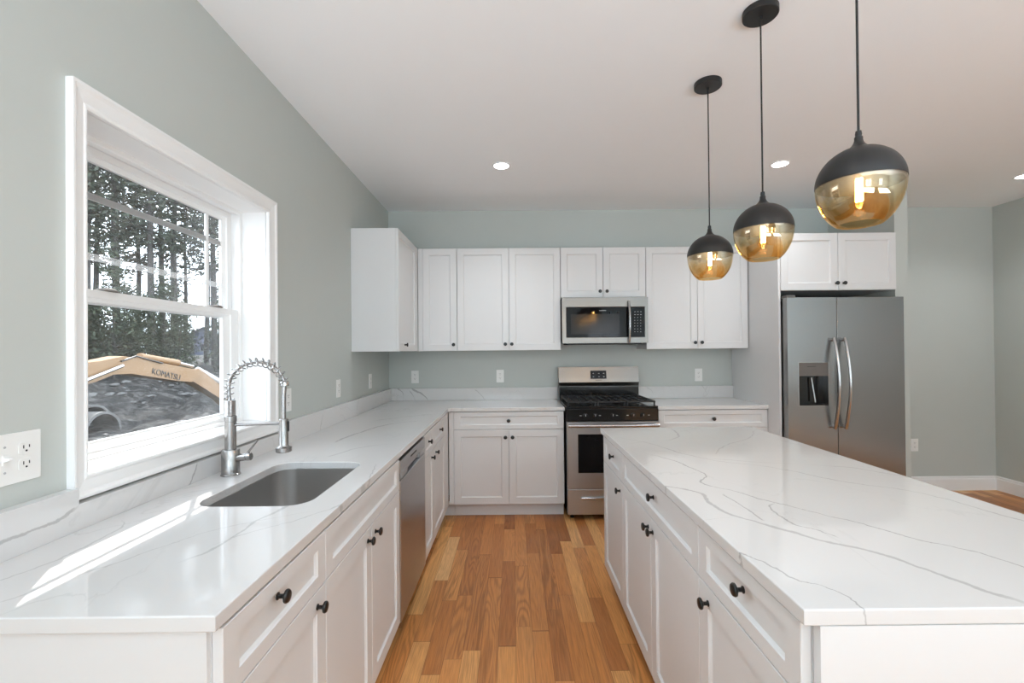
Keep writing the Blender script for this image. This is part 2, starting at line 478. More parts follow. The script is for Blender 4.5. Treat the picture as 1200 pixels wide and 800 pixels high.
def plain_window(name, x0, x1, z0, z1, nv, nh):
    o = struct(bpy.data.objects.new(name, None)); COL.objects.link(o); o.location = ((x0 + x1) / 2, YF - .08, z0)
    fn = lambda u, v, d: (u - o.location.x, d, v - z0)
    m = MB(); m.frame((x0, x1, z0, z1), [(0, -.03), (.06, -.03), (.06, .03), (0, .03)], fn)
    for i in range(1, nv): u = x0 + (x1 - x0) * i / nv - o.location.x; m.box(u - .03, u + .03, -.02, .02, .05, z1 - z0 - .05)
    for i in range(1, nh): u = (z1 - z0) * i / nh; m.box(x0 - o.location.x + .05, x1 - o.location.x - .05, -.018, .018, u - .02, u + .02)
    m.build('window_frame', M['vinyl'], o)
    MB().box(x0 + .05 - o.location.x, x1 - .05 - o.location.x, -.004, .004, .05, z1 - z0 - .05).build('window_pane', M['glass_clean'], o)
plain_window('window_2', -1.0, .3, .9, 2.15, 2, 2)
plain_window('window_3', 1.85, 2.75, 1.1, 2.15, 2, 2)

# baseboards of the far corner
def baseboard(name, pts, h=.135, t=.016):
    m = MB()
    for (x0, y0, x1, y1, nx, ny) in pts:
        prof = [(0, 0), (t, 0), (t, h - .028), (t - .005, h - .018), (t - .004, h - .010), (t - .010, h), (0, h)]
        a = [m.bm.verts.new((x0 + nx * d, y0 + ny * d, z)) for d, z in prof]; b = [m.bm.verts.new((x1 + nx * d, y1 + ny * d, z)) for d, z in prof]
        m.bm.faces.new(a); m.bm.faces.new(list(reversed(b)))
        for i in range(len(prof)): j = (i + 1) % len(prof); m.bm.faces.new((a[j], a[i], b[i], b[j]))
    return struct(m.build(name, M['trim']))
baseboard('baseboard_back', [(3.168, YB, XR - .016, YB, 0, -1)])
baseboard('baseboard_right', [(XR, YF, XR, YB, -1, 0)])

# window_1 beside the sink: casing, jamb, two sashes
W1 = bpy.data.objects.new('window_1', None); COL.objects.link(W1); struct(W1)
W1.location = (XL, (OY0 + OY1) / 2, OZ0)
cy0 = W1.location.y
fw = lambda u, v, d: (d, u - cy0, v - OZ0)               # d measured from the wall face, + into the room
m = MB().frame((1.218, 2.273, .993, 2.134), [(0, 0), (0, .022), (.13, .022), (.2, .019), (.28, .0165), (.75, .0135), (.84, .0165), (.93, .0165), (1, .013), (1, 0)], fw, (.048, .068, .062, .066))
m.build('casing', M['trim'], W1)
MB().frame((OY0 - .014, OY1 + .014, OZ0 - .014, OZ1 + .014), [(0, -.004), (0, -.215), (1, -.215), (1, -.004)], fw, (.014,) * 4).build('jamb', M['trim'], W1)
m = MB().frame((OY0, OY1, OZ0, OZ1), [(0, -.118), (0, -.215), (.022, -.215), (.022, -.175), (.010, -.172), (.010, -.138), (.018, -.135), (.018, -.121), (.015, -.118)], fw)
m.build('track_frame', M['vinyl'], W1)
def sash(name, rect, wd, face, back, glass, mt):
    s = MB().frame(rect, [(0, face), (.62, face), (.66, face - .006), (.93, glass + .006), (1, glass + .006), (1, glass - .006), (.7, back), (0, back)], fw, wd).build(name, M['vinyl'], W1)
    u0, u1, v0, v1 = rect
    p = MB().box(glass - .003, glass + .003, u0 + wd[0] * .95 - cy0, u1 - wd[1] * .95 - cy0, v0 + wd[2] * .95 - OZ0, v1 - wd[3] * .95 - OZ0).build('pane', mt, s)
    return s
lower = sash('lower_sash', (OY0 + .011, OY1 - .011, OZ0 + .003, 1.590), (.098, .098, .048, .040), -.128, -.158, -.150, M['glass'])
upper = sash('upper_sash', (OY0 + .011, OY1 - .011, 1.549, OZ1 - .011), (.050, .050, .042, .042), -.164, -.194, -.186, M['glass'])
m = MB()
for z in (1.903, 1.705): m.box(-.189, -.183, 1.312 - cy0, 2.157 - cy0, z - .011 - OZ0, z + .011 - OZ0)
for y in (2.053, 1.417): m.box(-.1895, -.1825, y - .009 - cy0, y + .009 - cy0, 1.592 - OZ0, 2.017 - OZ0)
m.build('grille', M['vinyl'], upper)
for y in (1.50, 2.045):
    MB().lathe([(.030, 0), (.030, .004), (.022, .010), (.008, .013)], (-.143, y - cy0, 1.5905 - OZ0), n=20).build('sash_lock', M['rubber'], lower, smooth=True)

# ------------------------------------------------------------------ kitchen cabinets
DT = .019
def knob_at(parent, x, z, y=0.0):
    if 'knob_mesh' not in M:
        o = MB().lathe([(.0085, 0), (.0085, .002), (.0052, .004), (.0052, .012), (.0075, .0155), (.0150, .019), (.0155, .0225), (.0135, .0258), (.006, .0275), (0, .0278)], axis=(0, -1, 0), n=20).build('knob', M['knob'], smooth=True)
        M['knob_mesh'] = o.data
    else:
        o = bpy.data.objects.new('knob', M['knob_mesh']); COL.objects.link(o)
    o.parent = parent; o.location = (x, y, z)
    return o
def shaker(name, parent, x0, x1, z0, z1, stile=.057, rail=None, y=0.0):
    """shaker front with its face in the plane y (towards -y); child with its own origin at its lower left"""
    rail = rail or stile
    fn = lambda u, v, d: (u, y - d, v)
    w, h = x1 - x0, z1 - z0
    m = MB()
    wd = (stile, stile, rail, rail)
    ch = .0016
    loops = []
    def L(l, d, k=0): return [m.bm.verts.new((q[0], d, q[1])) for q in ((l[0], l[2]), (w - l[1], l[2]), (w - l[1], h - l[3]), (l[0], h - l[3]))]
    loops.append(L((0,) * 4, DT)); loops.append(L((0,) * 4, ch)); loops.append(L((ch,) * 4, 0)); loops.append(L(wd, 0))
    loops.append(L(tuple(q + .0015 for q in wd), .0035)); loops.append(L(tuple(q + .007 for q in wd), .0085))
    for a, b in zip(loops, loops[1:]):
        for k in range(4): j = (k + 1) % 4; m.bm.faces.new((a[k], a[j], b[j], b[k]))
    m.bm.faces.new(loops[-1]); m.bm.faces.new(list(reversed(loops[0])))
    return m.build(name, M['cabinet'], parent, loc=(x0, y, z0))

G = .0016                                                 # half gap between fronts
GAPZ = .733
def base_cabinet(label, loc, rot, w, depth, layout, group=None, knob_z=.812, open_top=False, fill=None, name='base_cabinet', toe=.114):
    """local frame: x to the right seen from the front, front faces at y=0; layout: dict(drawers=[(x0,x1,knob)], doors=[(x0,x1,knobx)])"""
    t = thing(name, label, 'cabinet', loc, rot, group)
    m = MB(); top = .8835
    y0 = DT + .001
    if open_top:
        m.box(.001, .019, y0, depth, toe, top); m.box(w - .019, w - .001, y0, depth, toe, top)
        m.box(.019, w - .019, y0, depth, toe, toe + .018); m.box(.019, w - .019, depth - .012, depth, toe + .018, top)
        m.box(.019, w - .019, y0, y0 + .018, top - .17, top)
    else:
        m.box(.001, w - .001, y0, depth, toe, top)
    m.box(.001, w - .001, .078, .094, .001, toe)
    m.build('body', M['cabinet'], t)
    for x0, x1, kx in layout.get('drawers', []):
        d = shaker('drawer_front', t, x0 + G, x1 - G, GAPZ + G, .8775, .050, .036)
        if kx is not None: knob_at(d, kx - x0 - G, knob_z - GAPZ - G)
    for x0, x1, kx in layout.get('doors', []):
        d = shaker('door', t, x0 + G, x1 - G, toe + .001, GAPZ - G, .057)
        if kx is not None: knob_at(d, kx - x0 - G, layout.get('dz', .690) - toe - .001)
    if fill: 
        MB().box(fill[0] + .0005, fill[1] - .0005, .003, DT, toe, .8775).build('filler_strip', M['cabinet'], t)
    return t

XF = -.541                                                # faces of the run along the left wall
R90 = PI / 2
dL = XF - XL - .002
c1 = base_cabinet('white shaker base cabinet at the near end of the sink run, nearest the camera', (XF, .841, 0), R90, .461, dL, dict(drawers=[(0, .461, .196)], doors=[(0, .461, .404)]), knob_z=.832)
# near end: face of a finished end panel
MB().box(-.010, .0005, DT + .003, dL, .001, .8835).build('side_panel', M['cabinet'], c1)
c2 = base_cabinet('wide white shaker sink cabinet with a blank front over two doors', (XF, 1.302, 0), R90, .836, dL, dict(drawers=[(0, .836, None)], doors=[(0, .418, .372), (.418, .836, .462)]), open_top=True)
c3 = base_cabinet('narrow white base cabinet just past the dishwasher, one drawer over one door', (XF, 2.744, 0), R90, .306, dL, dict(drawers=[(0, .306, .130)], doors=[(0, .306, .232)]), knob_z=.815)
c4 = base_cabinet('white corner base cabinet between the narrow cabinet and the back run', (XF, 3.050, 0), R90, .505, dL, dict(drawers=[(0, .505, .262)], doors=[(0, .505, .085)]), fill=(.505, .700), knob_z=.815)
c5 = base_cabinet('white back-run base cabinet left of the stove, one drawer over two doors', (-.499, 3.757, 0), 0, .913, .615, dict(drawers=[(0, .913, .455)], doors=[(0, .456, .428), (.456, .913, .487)], dz=.670), knob_z=.806)
MB().box(-.0395, -.0005, .003, DT, .114, .8775).build('filler_strip', M['cabinet'], c5)
MB().box(-.110, -.001, .0785, .094, .001, .1135).build('toe_kick', M['cabinet'], c5)
c6 = base_cabinet('white back-run base cabinet between the stove and the tall fridge panel', (1.194, 3.757, 0), 0, .912, .615, dict(drawers=[(0, .912, .459)], doors=[(0, .456, .428), (.456, .912, .487)], dz=.670), knob_z=.806)

# island: faces towards -X at x = .528
XI = .528
RI = -R90
g1 = base_cabinet('near white island cabinet, one drawer over one door, beside the end panel', (XI, 1.308, 0), RI, .467, .600, dict(drawers=[(0, .467, .255)], doors=[(0, .467, .062)], dz=.688), knob_z=.827)
g2 = base_cabinet('wide middle island cabinet with one drawer over a pair of doors', (XI, 2.226, 0), RI, .918, .600, dict(drawers=[(0, .918, .500)], doors=[(0, .459, .430), (.459, .918, .488)], dz=.685), knob_z=.823)
g3 = base_cabinet('far white island cabinet closest to the stove, one drawer over one door', (XI, 2.684, 0), RI, .458, .600, dict(drawers=[(0, .458, .270)], doors=[(0, .458, .415)], dz=.680), knob_z=.817)
pnl = MB().box(-.43, .43, -.010, .010, 0, .883)
pnl.bm.verts.ensure_lookup_table()
tag(pnl.build('island_end_panel', M['cabinet'], loc=(.549 + .43, .829, .0005)), 'plain white panel closing the near end of the island', 'panel')
tag(MB().box(-.009, .009, -.93, .93, 0, .883).build('island_back_panel', M['cabinet'], loc=(1.140, 1.775, .0005)), 'plain white panel along the seating side of the island', 'panel')

# upper cabinets
def wall_cabinet(label, loc, rot, w, h, depth, doors, bottom_knob=.050, fill=None):
    t = thing('wall_cabinet', label, 'cabinet', loc, rot)
    MB().box(.0008, w - .0008, DT + .001, depth, 0, h).build('body', M['cabinet'], t)
    for x0, x1, kx in doors:
        d = shaker('door', t, x0 + G, x1 - G, .001, h - .001, .057)
        knob_at(d, kx - x0 - G, bottom_knob)
    if fill: MB().box(fill[0] + .0005, fill[1] - .0005, .003, DT, 0, h).build('filler_strip', M['cabinet'], t)
    return t
YU, ZU, HU = 4.045, 1.386, .914
dU = YB - YU - .001
wall_cabinet('white wall cabinet on the left wall, seen from its plain side', (-.845, 3.355, ZU), R90, .610, HU, .350, [(0, .610, .185)], fill=(.610, .688))
wall_cabinet('narrow white wall cabinet in the back corner, single door', (-.805, YU, ZU), 0, .306, HU, dU, [(0, .306, .276)], fill=(-.040, 0), bottom_knob=.055)
wall_cabinet('wide two-door wall cabinet left of the microwave', (-.498, YU, ZU), 0, .924, HU, dU, [(0, .463, .428), (.463, .924, .486)], bottom_knob=.055)
wall_cabinet('short two-door wall cabinet over the microwave', (.4275, YU, 1.852), 0, .761, 2.300 - 1.852, dU, [(0, .380, .350), (.380, .761, .411)], bottom_knob=.052)
wall_cabinet('wide two-door wall cabinet right of the microwave', (1.190, YU, ZU), 0, .911, HU, dU, [(0, .459, .430), (.459, .911, .490)], bottom_knob=.055)
wall_cabinet('two-door cabinet above the fridge', (2.130, 3.594, 1.842), 0, .922, 2.298 - 1.842, YB - 3.594 - .001, [(0, .458, .440), (.458, .922, .500)], bottom_knob=.054)
tag(MB().box(-.0095, .0095, 0, .779, 0, 2.298, .001, 1).build('tall_side_panel', M['cabinet'], loc=(2.1185, 3.597, 0)), 'tall white panel between the back run and the fridge', 'panel')

# ------------------------------------------------------------------ worktops and backsplashes
def off(l, ox, oy): return [(a - oy, b - ox) for a, b in l]
LC = (-1.197, .819, .884)
def lp(pts): return [(y - .819, x + 1.197) for x, y in pts]
lv = [('y', lp([(-.66, 1.80), (-.675, 1.692), (-.701, 1.478), (-.704, 1.375), (-.727, 1.28), (-.726, 1.163), (-.76, 1.02)]), .010, .55),
      ('y', lp([(-.585, 1.918), (-.539, 1.416), (-.581, 1.329), (-.68, 1.218), (-.758, 1.114)]), .007, .5),
      ('y', lp([(-.539, 3.111), (-.70, 3.05), (-.805, 2.95), (-.906, 2.648), (-.931, 2.357)]), .016, .55),
      ('y', lp([(-.598, 2.32), (-.733, 2.264), (-.837, 2.051)]), .014, .4),
      ('y', lp([(-.541, 3.42), (-.72, 3.33), (-.95, 3.1)]), .014, .5),
      ('y', lp([(-.532, 1.363), (-.671, 1.311), (-.822, 1.182), (-.93, .98), (-1.0, .85)]), .006, .4),
      ('y', lp([(-1.12, 1.30), (-1.05, 1.12), (-1.08, .95), (-1.14, .83)]), .007, .45)]
M['marble_left'] = marble('quartz_left', lv, seed=3.1)
hole = rrect(-1.003, -.645, 1.402, 1.955, .072, 10)
flat_slab('countertop', [(XL + .001, .819), (-.539, .819), (-.539, 3.725), (-.519, 3.745), (.4205, 3.745), (.4205, YB - .001), (XL + .001, YB - .001)], [list(reversed(hole))], .884, .914, .003, M['marble_left'], LC)
ct = COL.objects[-1]
tag(bpy.data.objects['countertop'], 'L-shaped white veined countertop with the sink cut into it', 'countertop')
M['marble_right'] = marble('quartz_right', [], seed=8.4)
o = flat_slab('countertop', [(1.188, 3.745), (2.108, 3.745), (2.108, YB - .001), (1.188, YB - .001)], [], .884, .914, .003, M['marble_right'], (1.188, 3.745, .884))
tag(o, 'short white countertop between the stove and the tall fridge panel', 'countertop')
IC = (.520, .819, .884)
def ip(pts): return [(y - .819, x - .520) for x, y in pts]
iv = [('y', ip([(.40, 1.70), (.517, 1.563), (.577, 1.518), (.614, 1.455), (.598, 1.376), (.616, 1.293), (.677, 1.218), (.75, 1.119), (.831, 1.031), (.873, .958), (.902, .895), (.95, .80)]), .015, .62),
      ('y', ip([(.60, 2.05), (.69, 1.855), (.707, 1.701), (.663, 1.597), (.728, 1.504), (.801, 1.384), (.854, 1.316), (.948, 1.176), (.98, 1.111), (1.053, 1.044), (1.09, .94), (1.2, .80)]), .008, .75),
      ('y', ip([(.50, 1.09), (.514, 1.052), (.553, .996), (.582, .922), (.623, .882), (.631, .80)]), .0045, .8),
      ('y', ip([(.80, 1.98), (1.045, 1.869), (1.282, 1.805), (1.405, 1.676), (1.45, 1.55)]), .008, .55),
      ('y', ip([(.514, 2.471), (.676, 2.282), (.774, 2.024), (.861, 1.905), (1.024, 1.788), (1.178, 1.576), (1.287, 1.495), (1.355, 1.302), (1.40, 1.0)]), .008, .5),
      ('y', ip([(.672, 1.47), (.68, 1.346), (.687, 1.24)]), .006, .7),
      ('y', ip([(.798, 1.392), (.745, 1.24), (.784, 1.169), (.80, 1.12)]), .005, .75),
      ('y', ip([(.514, 1.243), (.57, 1.262), (.635, 1.275)]), .004, .6),
      ('y', ip([(.92, 2.70), (.90, 2.50), (.82, 2.36), (.68, 2.32), (.55, 2.25)]), .009, .5),
      ('y', ip([(1.38, 2.60), (1.2, 2.35), (1.0, 2.18), (.9, 2.02)]), .009, .4)]
M['marble_island'] = marble('quartz_island', iv, seed=5.7, amount=.7)
o = flat_slab('island_countertop', [(.520, .819), (1.431, .819), (1.431, 2.733), (.520, 2.733)], [], .884, .914, .003, M['marble_island'], IC)
tag(o, 'large white island countertop with grey marble veins', 'countertop')
sv = [('yz', [(.86, .07), (.84, .03), (.80, -.01)], .012, .8), ('yz', [(1.96, .1), (1.93, .04), (1.91, -.01)], .012, .7), ('yz', [(2.60, .11), (2.57, .05), (2.56, -.01)], .014, .7),
      ('yz', [(.10, .02), (.25, .045), (.36, .05), (.40, .09)], .010, .7), ('yz', [(3.50, .1), (3.47, .04), (3.46, -.01)], .012, .6)]
M['marble_splash'] = marble('quartz_splash', sv, seed=1.3)
m = MB().prism([(.819, .9145), (YB - .033, .9145), (YB - .033, 1.030), (2.276, 1.030), (2.276, .984), (1.222, .984), (1.222, 1.026), (.819, 1.026)], lambda u, v, d: (d, u - .819, v - .9145), .001, .030)
tag(m.build('backsplash', M['marble_splash'], loc=(XL, .819, .9145)), 'low white quartz backsplash along the left wall under the window', 'backsplash')
bv = [('xz', [(.08, .12), (.14, .07), (.16, .03), (.155, -.01)], .012, .8), ('xz', [(.21, .12), (.30, .07), (.36, .03), (.385, -.01)], .016, .85), ('xz', [(.20, .09), (.235, .05), (.25, -.01)], .010, .7), ('xz', [(.82, .10), (.9, .03), (.93, -.01)], .009, .6)]
M['marble_back'] = marble('quartz_back_splash', bv, seed=2.2)
m = MB().box(.001, 1.617, -.030, -.001, 0, .1155, .001, 1)
tag(m.build('backsplash', M['marble_back'], loc=(XL, YB, .9145)), 'low quartz backsplash behind the counter left of the stove', 'backsplash')
m = MB().box(0, .920, -.030, -.001, 0, .1155, .001, 1)
M['marble_back2'] = marble('quartz_right_splash', [('xz', [(.60, .12), (.66, .05), (.67, -.01)], .008, .7), ('xz', [(.09, .11), (.15, .05), (.16, -.01)], .008, .4)], seed=6.2)
tag(m.build('backsplash', M['marble_back2'], loc=(1.188, YB, .9145)), 'low quartz backsplash right of the stove', 'backsplash')

# ------------------------------------------------------------------ sink
t = thing('sink', 'undermount stainless steel single bowl sink set in the left counter', 'sink', (-.824, 1.6785, .66))
bm = MB(); b = bm.bm
cx, cyy = -.824, 1.6785
def ring(inset, z, r):
    return [b.verts.new((x - cx, y - cyy, z - .66)) for x, y in rrect(-1.003 + inset, -.645 - inset, 1.402 + inset, 1.955 - inset, r, 10)]
rings = [ring(-.020, .8825, .09), ring(-.006, .8825, .078), ring(-.006, .8795, .078), ring(-.004, .72, .078), ring(.004, .694, .075), ring(.022, .676, .062), ring(.05, .670, .05), ring(.14, .666, .03)]
for A, B in zip(rings, rings[1:]):
    for i in range(len(A)): j = (i + 1) % len(A); b.faces.new((A[i], A[j], B[j], B[i]))
b.faces.new(rings[-1])
o = bm.build('bowl', M['sink'], t, smooth=True)
sm = o.modifiers.new('thickness', 'SOLIDIFY'); sm.thickness = .0012; sm.offset = 1
MB().lathe([(.055, 0), (.055, .002), (.045, .003), (.040, -.004), (.0, -.004)], (0, 0, .0075), n=28, cap=False).build('drain', M['chrome'], t, smooth=True)

# ------------------------------------------------------------------ faucet
FX, FY, FZ = -1.100, 1.766, .9145
t = thing('faucet', 'brushed nickel spring-neck kitchen faucet with a pull-down sprayer', 'faucet', (FX, FY, FZ))
MB().lathe([(.0345, 0), (.0345, .003), (.0315, .006), (.0315, .096), (.030, .098), (.0, .098)], n=32).build('base', M['nickel'], t, smooth=True)
MB().lathe([(.020, .097), (.020, .205), (.0215, .206), (.0215, .226), (.019, .228)], n=28).build('column', M['nickel'], t, smooth=True)
prof = []
for i in range(14): prof += [(.0175, .228 + i * .0042), (.0185, .230 + i * .0042), (.0175, .2322 + i * .0042)]
MB().lathe(prof, n=24).build('ribbed_sleeve', M['nickel'], t, smooth=True)
def arch(s):
    """hose centre line from the sleeve over to the spray holder, s in 0..1 (semi ellipse, then short drop)"""
    a = PI * (1 - s * .95)
    R, c = .109, .103
    return Vector((c + R * math.cos(a), 0, .335 + .100 * math.sin(a)))
path = [Vector((-.003, 0, .285)), Vector((-.0055, 0, .310))] + [arch(i / 28) for i in range(29)]
MB().tube(path, .0065, 12).build('hose', M['cord'] if False else M['nickel'], t, smooth=True)
# open spring round the hose
L = [0]
for p, q in zip(path, path[1:]): L.append(L[-1] + (q - p).length)
def at_len(l):
    l = max(0, min(L[-1] - 1e-6, l))
    for i in range(len(path) - 1):
        if L[i + 1] >= l:
            u = (l - L[i]) / (L[i + 1] - L[i]); return path[i].lerp(path[i + 1], u), (path[i + 1] - path[i]).normalized()
sp = []; turns = 16; N = turns * 16
for i in range(N + 1):
    p, tg = at_len(L[-1] * i / N); bn = Vector((0, 1, 0)); nn = bn.cross(tg).normalized(); a = 2 * PI * turns * i / N
    sp.append(p + (nn * math.cos(a) + bn * math.sin(a)) * .0165 + tg * .005 * math.cos(a))
MB().tube(sp, .0023, 6).build('spring', M['chrome'], t, smooth=True)
e = arch(1.0)
MB().lathe([(.0135, -.010), (.0155, -.006), (.0155, .010), (.011, .012)], e, (.12, 0, -1), n=20).build('collar', M['chrome'], t, smooth=True)
MB().tube([e + Vector((-.001, 0, -.004)), Vector((.2065, 0, .300)), Vector((.2062, 0, .250)), Vector((.206, 0, .205))], .0088, 14).build('spray_tube', M['nickel'], t, smooth=True)
MB().lathe([(.0145, .215), (.0170, .212), (.0170, .112), (.0195, .108), (.0290, .104), (.0290, .088), (.026, .086), (0, .086)], (.206, 0, 0), n=28).build('spray_head', M['nickel'], t, smooth=True)
MB().box(.206 + .012, .206 + .021, -.005, .005, .165, .205, .002, 1).build('spray_button', M['black'], t)
MB().tube([(.018, 0, .192), (.19, 0, .196)], .0055, 12).build('support_arm', M['nickel'], t, smooth=True)
h = MB().lathe([(.0145, .026), (.0145, .062), (.012, .064), (.0155, .065), (.0155, .078), (.013, .080)], (0, 0, .062), (1, .0, .10), n=22).build('handle_hub', M['nickel'], t, smooth=True)
MB().tube([(.062, 0, .078), (.108, -.005, .134)], [.0042, .0036], 10).build('lever', M['nickel'], h, smooth=True)

# ------------------------------------------------------------------ dishwasher
t = thing('dishwasher', 'stainless steel dishwasher between the sink cabinet and narrow cabinet', 'dishwasher', (XF, 2.141, 0), R90)
w = .600
MB().box(.003, w - .003, .030, .56, .10, .868).build('body', M['dark'], t)
MB().box(.002, w - .002, -.004, .026, .108, .775, .004).build('door', M['steel'], t)
pn = MB().frame((.002, w - .002, .779, .866), [(0, -.004), (.0, .026), (.5, .026), (.5, -.004)], lambda u, v, d: (u, d, v), (.086, .086, .086, .086))
pn.bm.free(); pn = MB()
pn.box(.002, w - .002, -.004, .026, .812, .868, .003); pn.box(.002, .150, -.004, .026, .779, .8118, .002, 1); pn.box(w - .150, w - .002, -.004, .026, .779, .8118, .002, 1); pn.box(.150, w - .150, .016, .026, .779, .812)
c = pn.build('control_panel', M['steel'], t)
MB().box(.22, .36, -.0048, -.0038, .838, .846).build('button_strip', M['dark'], c)
MB().box(.05, .55, .050, .060, .001, .100).build('toe_kick', M['dark'], t)

# ------------------------------------------------------------------ range
RX0, RY = .4265, 3.702
t = thing('range_stove', 'freestanding stainless steel gas range with black cooktop', 'stove', (RX0, RY, 0))
w = .755
MB().box(.004, w - .004, .040, .640, .040, .905).build('body', M['enamel'], t)
MB().box(0, w, .004, .640, .9055, .922, .004).build('cooktop', M['enamel'], t)
cp = MB().box(0, w, -.004, .039, .803, .905, .006).build('control_panel', M['enamel'], t)
for kx in (.155, .235, .378, .545, .625):
    k_ = MB().lathe([(.021, 0), (.021, .004), (.0175, .007), (.0160, .024), (.014, .026), (0, .026)], (kx, -.004, .848), (0, -1, 0), n=22).build('knob', M['enamel'], cp, smooth=True)
    MB().box(kx - .0015, kx + .0015, -.0308, -.0300, .846, .862).build('knob_mark', M['white_mark'], k_)
for kx, dx in ((.155, -.038), (.235, .040), (.378, .036), (.545, -.045), (.625, .050)):
    MB().box(kx + dx - .008, kx + dx + .008, -.0048, -.0040, .847, .851).build('printed_mark', M['white_mark'], cp)
d = MB()
d.frame((.004, w - .004, .262, .800), [(0, -.028), (1, -.028), (1, .030), (0, .030)], lambda u, v, dd: (u, dd, v), (.087, .087, .126, .098))
d = d.build('oven_door', M['steel'], t)
MB().box(.090, w - .090, -.024, -.016, .387, .703).build('oven_window', M['bglass'], d)
m = MB()
for z in (.47, .54, .61):
    m.box(.13, w - .13, -.0156, -.0148, z, z + .004)
m.build('oven_rack', M['mark'], d)
hb = MB().tube([(.012 + (w - .024) * i / 16, -.056 - .016 * math.sin(PI * i / 16), .775) for i in range(17)], .0135, 14)
hb.box(.014, .040, -.060, -.0285, .765, .785, .003, 1); hb.box(w - .040, w - .014, -.060, -.0285, .765, .785, .003, 1)
hb.build('handle', M['steel_h'], d, smooth=True)
dr = MB().box(.004, w - .004, -.024, .030, .050, .256, .005).build('storage_drawer', M['steel'], t)
MB().box(.11, w - .11, -.046, -.0245, .178, .197, .006).build('handle', M['steel_h'], dr, smooth=True)
for fx in (.05, w - .05):
    MB().lathe([(.016, 0), (.016, .012), (.008, .014), (.008, .0395)], (fx, .07, 0), n=14).build('foot', M['black'], t)
# backguard
bgd = MB().prism([(.575, .922), (.640, .922), (.640, 1.222), (.592, 1.222), (.566, 1.080), (.580, 1.042), (.580, .922)], lambda u, v, dd: (dd, u, v), 0, w)
bgd = bgd.build('backguard', M['steel_dark'], t)
MB().box(.004, w - .004, .5705, .5745, .923, 1.039).build('lower_guard', M['enamel'], bgd)
q = MB().prism([(.5885, 1.188), (.5795, 1.188), (.5655, 1.112), (.5745, 1.112)], lambda u, v, dd: (dd, u, v), .300, .449)
dsp = q.build('display', M['bglass'], bgd)
for i, xx in enumerate((.320, .372, .418)):
    for zz in (1.128, 1.160): MB().box(xx, xx + .012, .5655 + (zz - 1.112) * .184, .5690 + (zz - 1.112) * .184, zz, zz + .005).build('display_mark', M['mark'], dsp)
MB().box(.345, .405, .562, .5720, 1.098, 1.102).build('maker_mark', M['dark'], bgd)
# burners and grates
for bx, by, r in ((.17, .16, .045), (.17, .43, .036), (.378, .30, .050), (.585, .16, .040), (.585, .43, .036)):
    MB().lathe([(r + .018, .922), (r + .018, .926), (r, .928), (r, .936), (r - .008, .941), (0, .942)], (bx, by, 0), n=24).build('burner', M['iron'], t, smooth=True)
for gx0, gx1 in ((.014, .253), (.258, .497), (.502, .741)):
    g = MB(); zt, zb = .962, .948
    g.box(gx0, gx1, .030, .044, zb, zt, .003, 1); g.box(gx0, gx1, .546, .560, zb, zt, .003, 1)
    g.box(gx0, gx0 + .012, .044, .546, zb, zt, .003, 1); g.box(gx1 - .012, gx1, .044, .546, zb, zt, .003, 1)
    for xx in (.25, .5, .75): u = gx0 + (gx1 - gx0) * xx; g.box(u - .005, u + .005, .044, .546, zb + .002, zt + .003, .002, 1)
    for yy in (.16, .295, .43): g.box(gx0 + .012, gx1 - .012, yy - .005, yy + .005, zb + .002, zt, .002, 1)
    for xx in (gx0 + .003, gx1 - .015):
        for yy in (.032, .546): g.box(xx, xx + .012, yy, yy + .012, .9225, zb)
    g.build('grate', M['iron'], t)

# ------------------------------------------------------------------ microwave
t = thing('microwave', 'over-the-range stainless steel microwave with black glass door', 'microwave', (.431, 3.970, 1.437))
w, hh = .752, .406
MB().box(.002, w - .002, .028, .400, .010, hh).build('body', M['dark'], t)
m = MB().frame((0, w, .006, hh), [(0, -.004), (.93, -.004), (1, .001), (1, .026), (0, .026)], lambda u, v, d: (u, d, v), (.036, .030, .052, .088))
fr = m.build('front_frame', M['steel_dark'], t)
gl = MB().box(.036, .566, -.001, .010, .058, .318).build('door_glass', M['bglass'], t)
MB().box(.075, .500, -.0018, -.0011, .085, .262).build('door_window', M['mwwin'], gl)
MB().box(.325, .385, -.0018, -.0011, .288, .293).build('maker_mark', M['mark'], gl)
kp = MB().box(.605, .722, -.001, .010, .058, .318).build('keypad', M['bglass'], t)
for r in range(8):
    for c_ in range(3):
        xx = .632 + c_ * .026; zz = .275 - r * .025
        MB().box(xx, xx + (.012 if r in (0, 1) else .006), -.0018, -.0011, zz, zz + .005).build('key_mark', M['mark'], kp)
MB().box(.5665, .6045, -.001, .010, .058, .318).build('centre_strip', M['bglass'], t)
hd = MB().tube([(.582, -.006 - .042 * math.sin(PI * (.08 + .84 * i / 16)), .010 + .360 * i / 16) for i in range(17)], .0105, 14)
hd.build('handle', M['steel_h'], t, smooth=True)
MB().box(.05, w - .05, .03, .36, -.004, .0095).build('vent', M['dark'], t)

# ------------------------------------------------------------------ refrigerator
FY0 = 3.525
t = thing('refrigerator', 'side-by-side stainless steel refrigerator with ice dispenser', 'refrigerator', (2.136, FY0, 0))
w = .912; mid = .386
MB().box(.004, w - .008, .085, .820, .03, 1.755).build('body', M['rubber'], t)
MB().box(.002, w - .002, .075, .085, .03, 1.760).build('gasket', M['dark'], t)
def fdoor(x0, x1, holes=None):
    m = MB()
    if holes:
        hx0, hx1, hz0, hz1 = holes
        m.box(x0, hx0, 0, .073, .035, 1.778); m.box(hx1, x1, 0, .073, .035, 1.778)
        m.box(hx0, hx1, 0, .073, .035, hz0); m.box(hx0, hx1, 0, .073, hz1, 1.778)
        bmesh.ops.remove_doubles(m.bm, verts=m.bm.verts, dist=1e-5)
    else: m.box(x0, x1, 0, .073, .035, 1.778, .002, 1)
    return m.build('door', M['steel_v'], t)
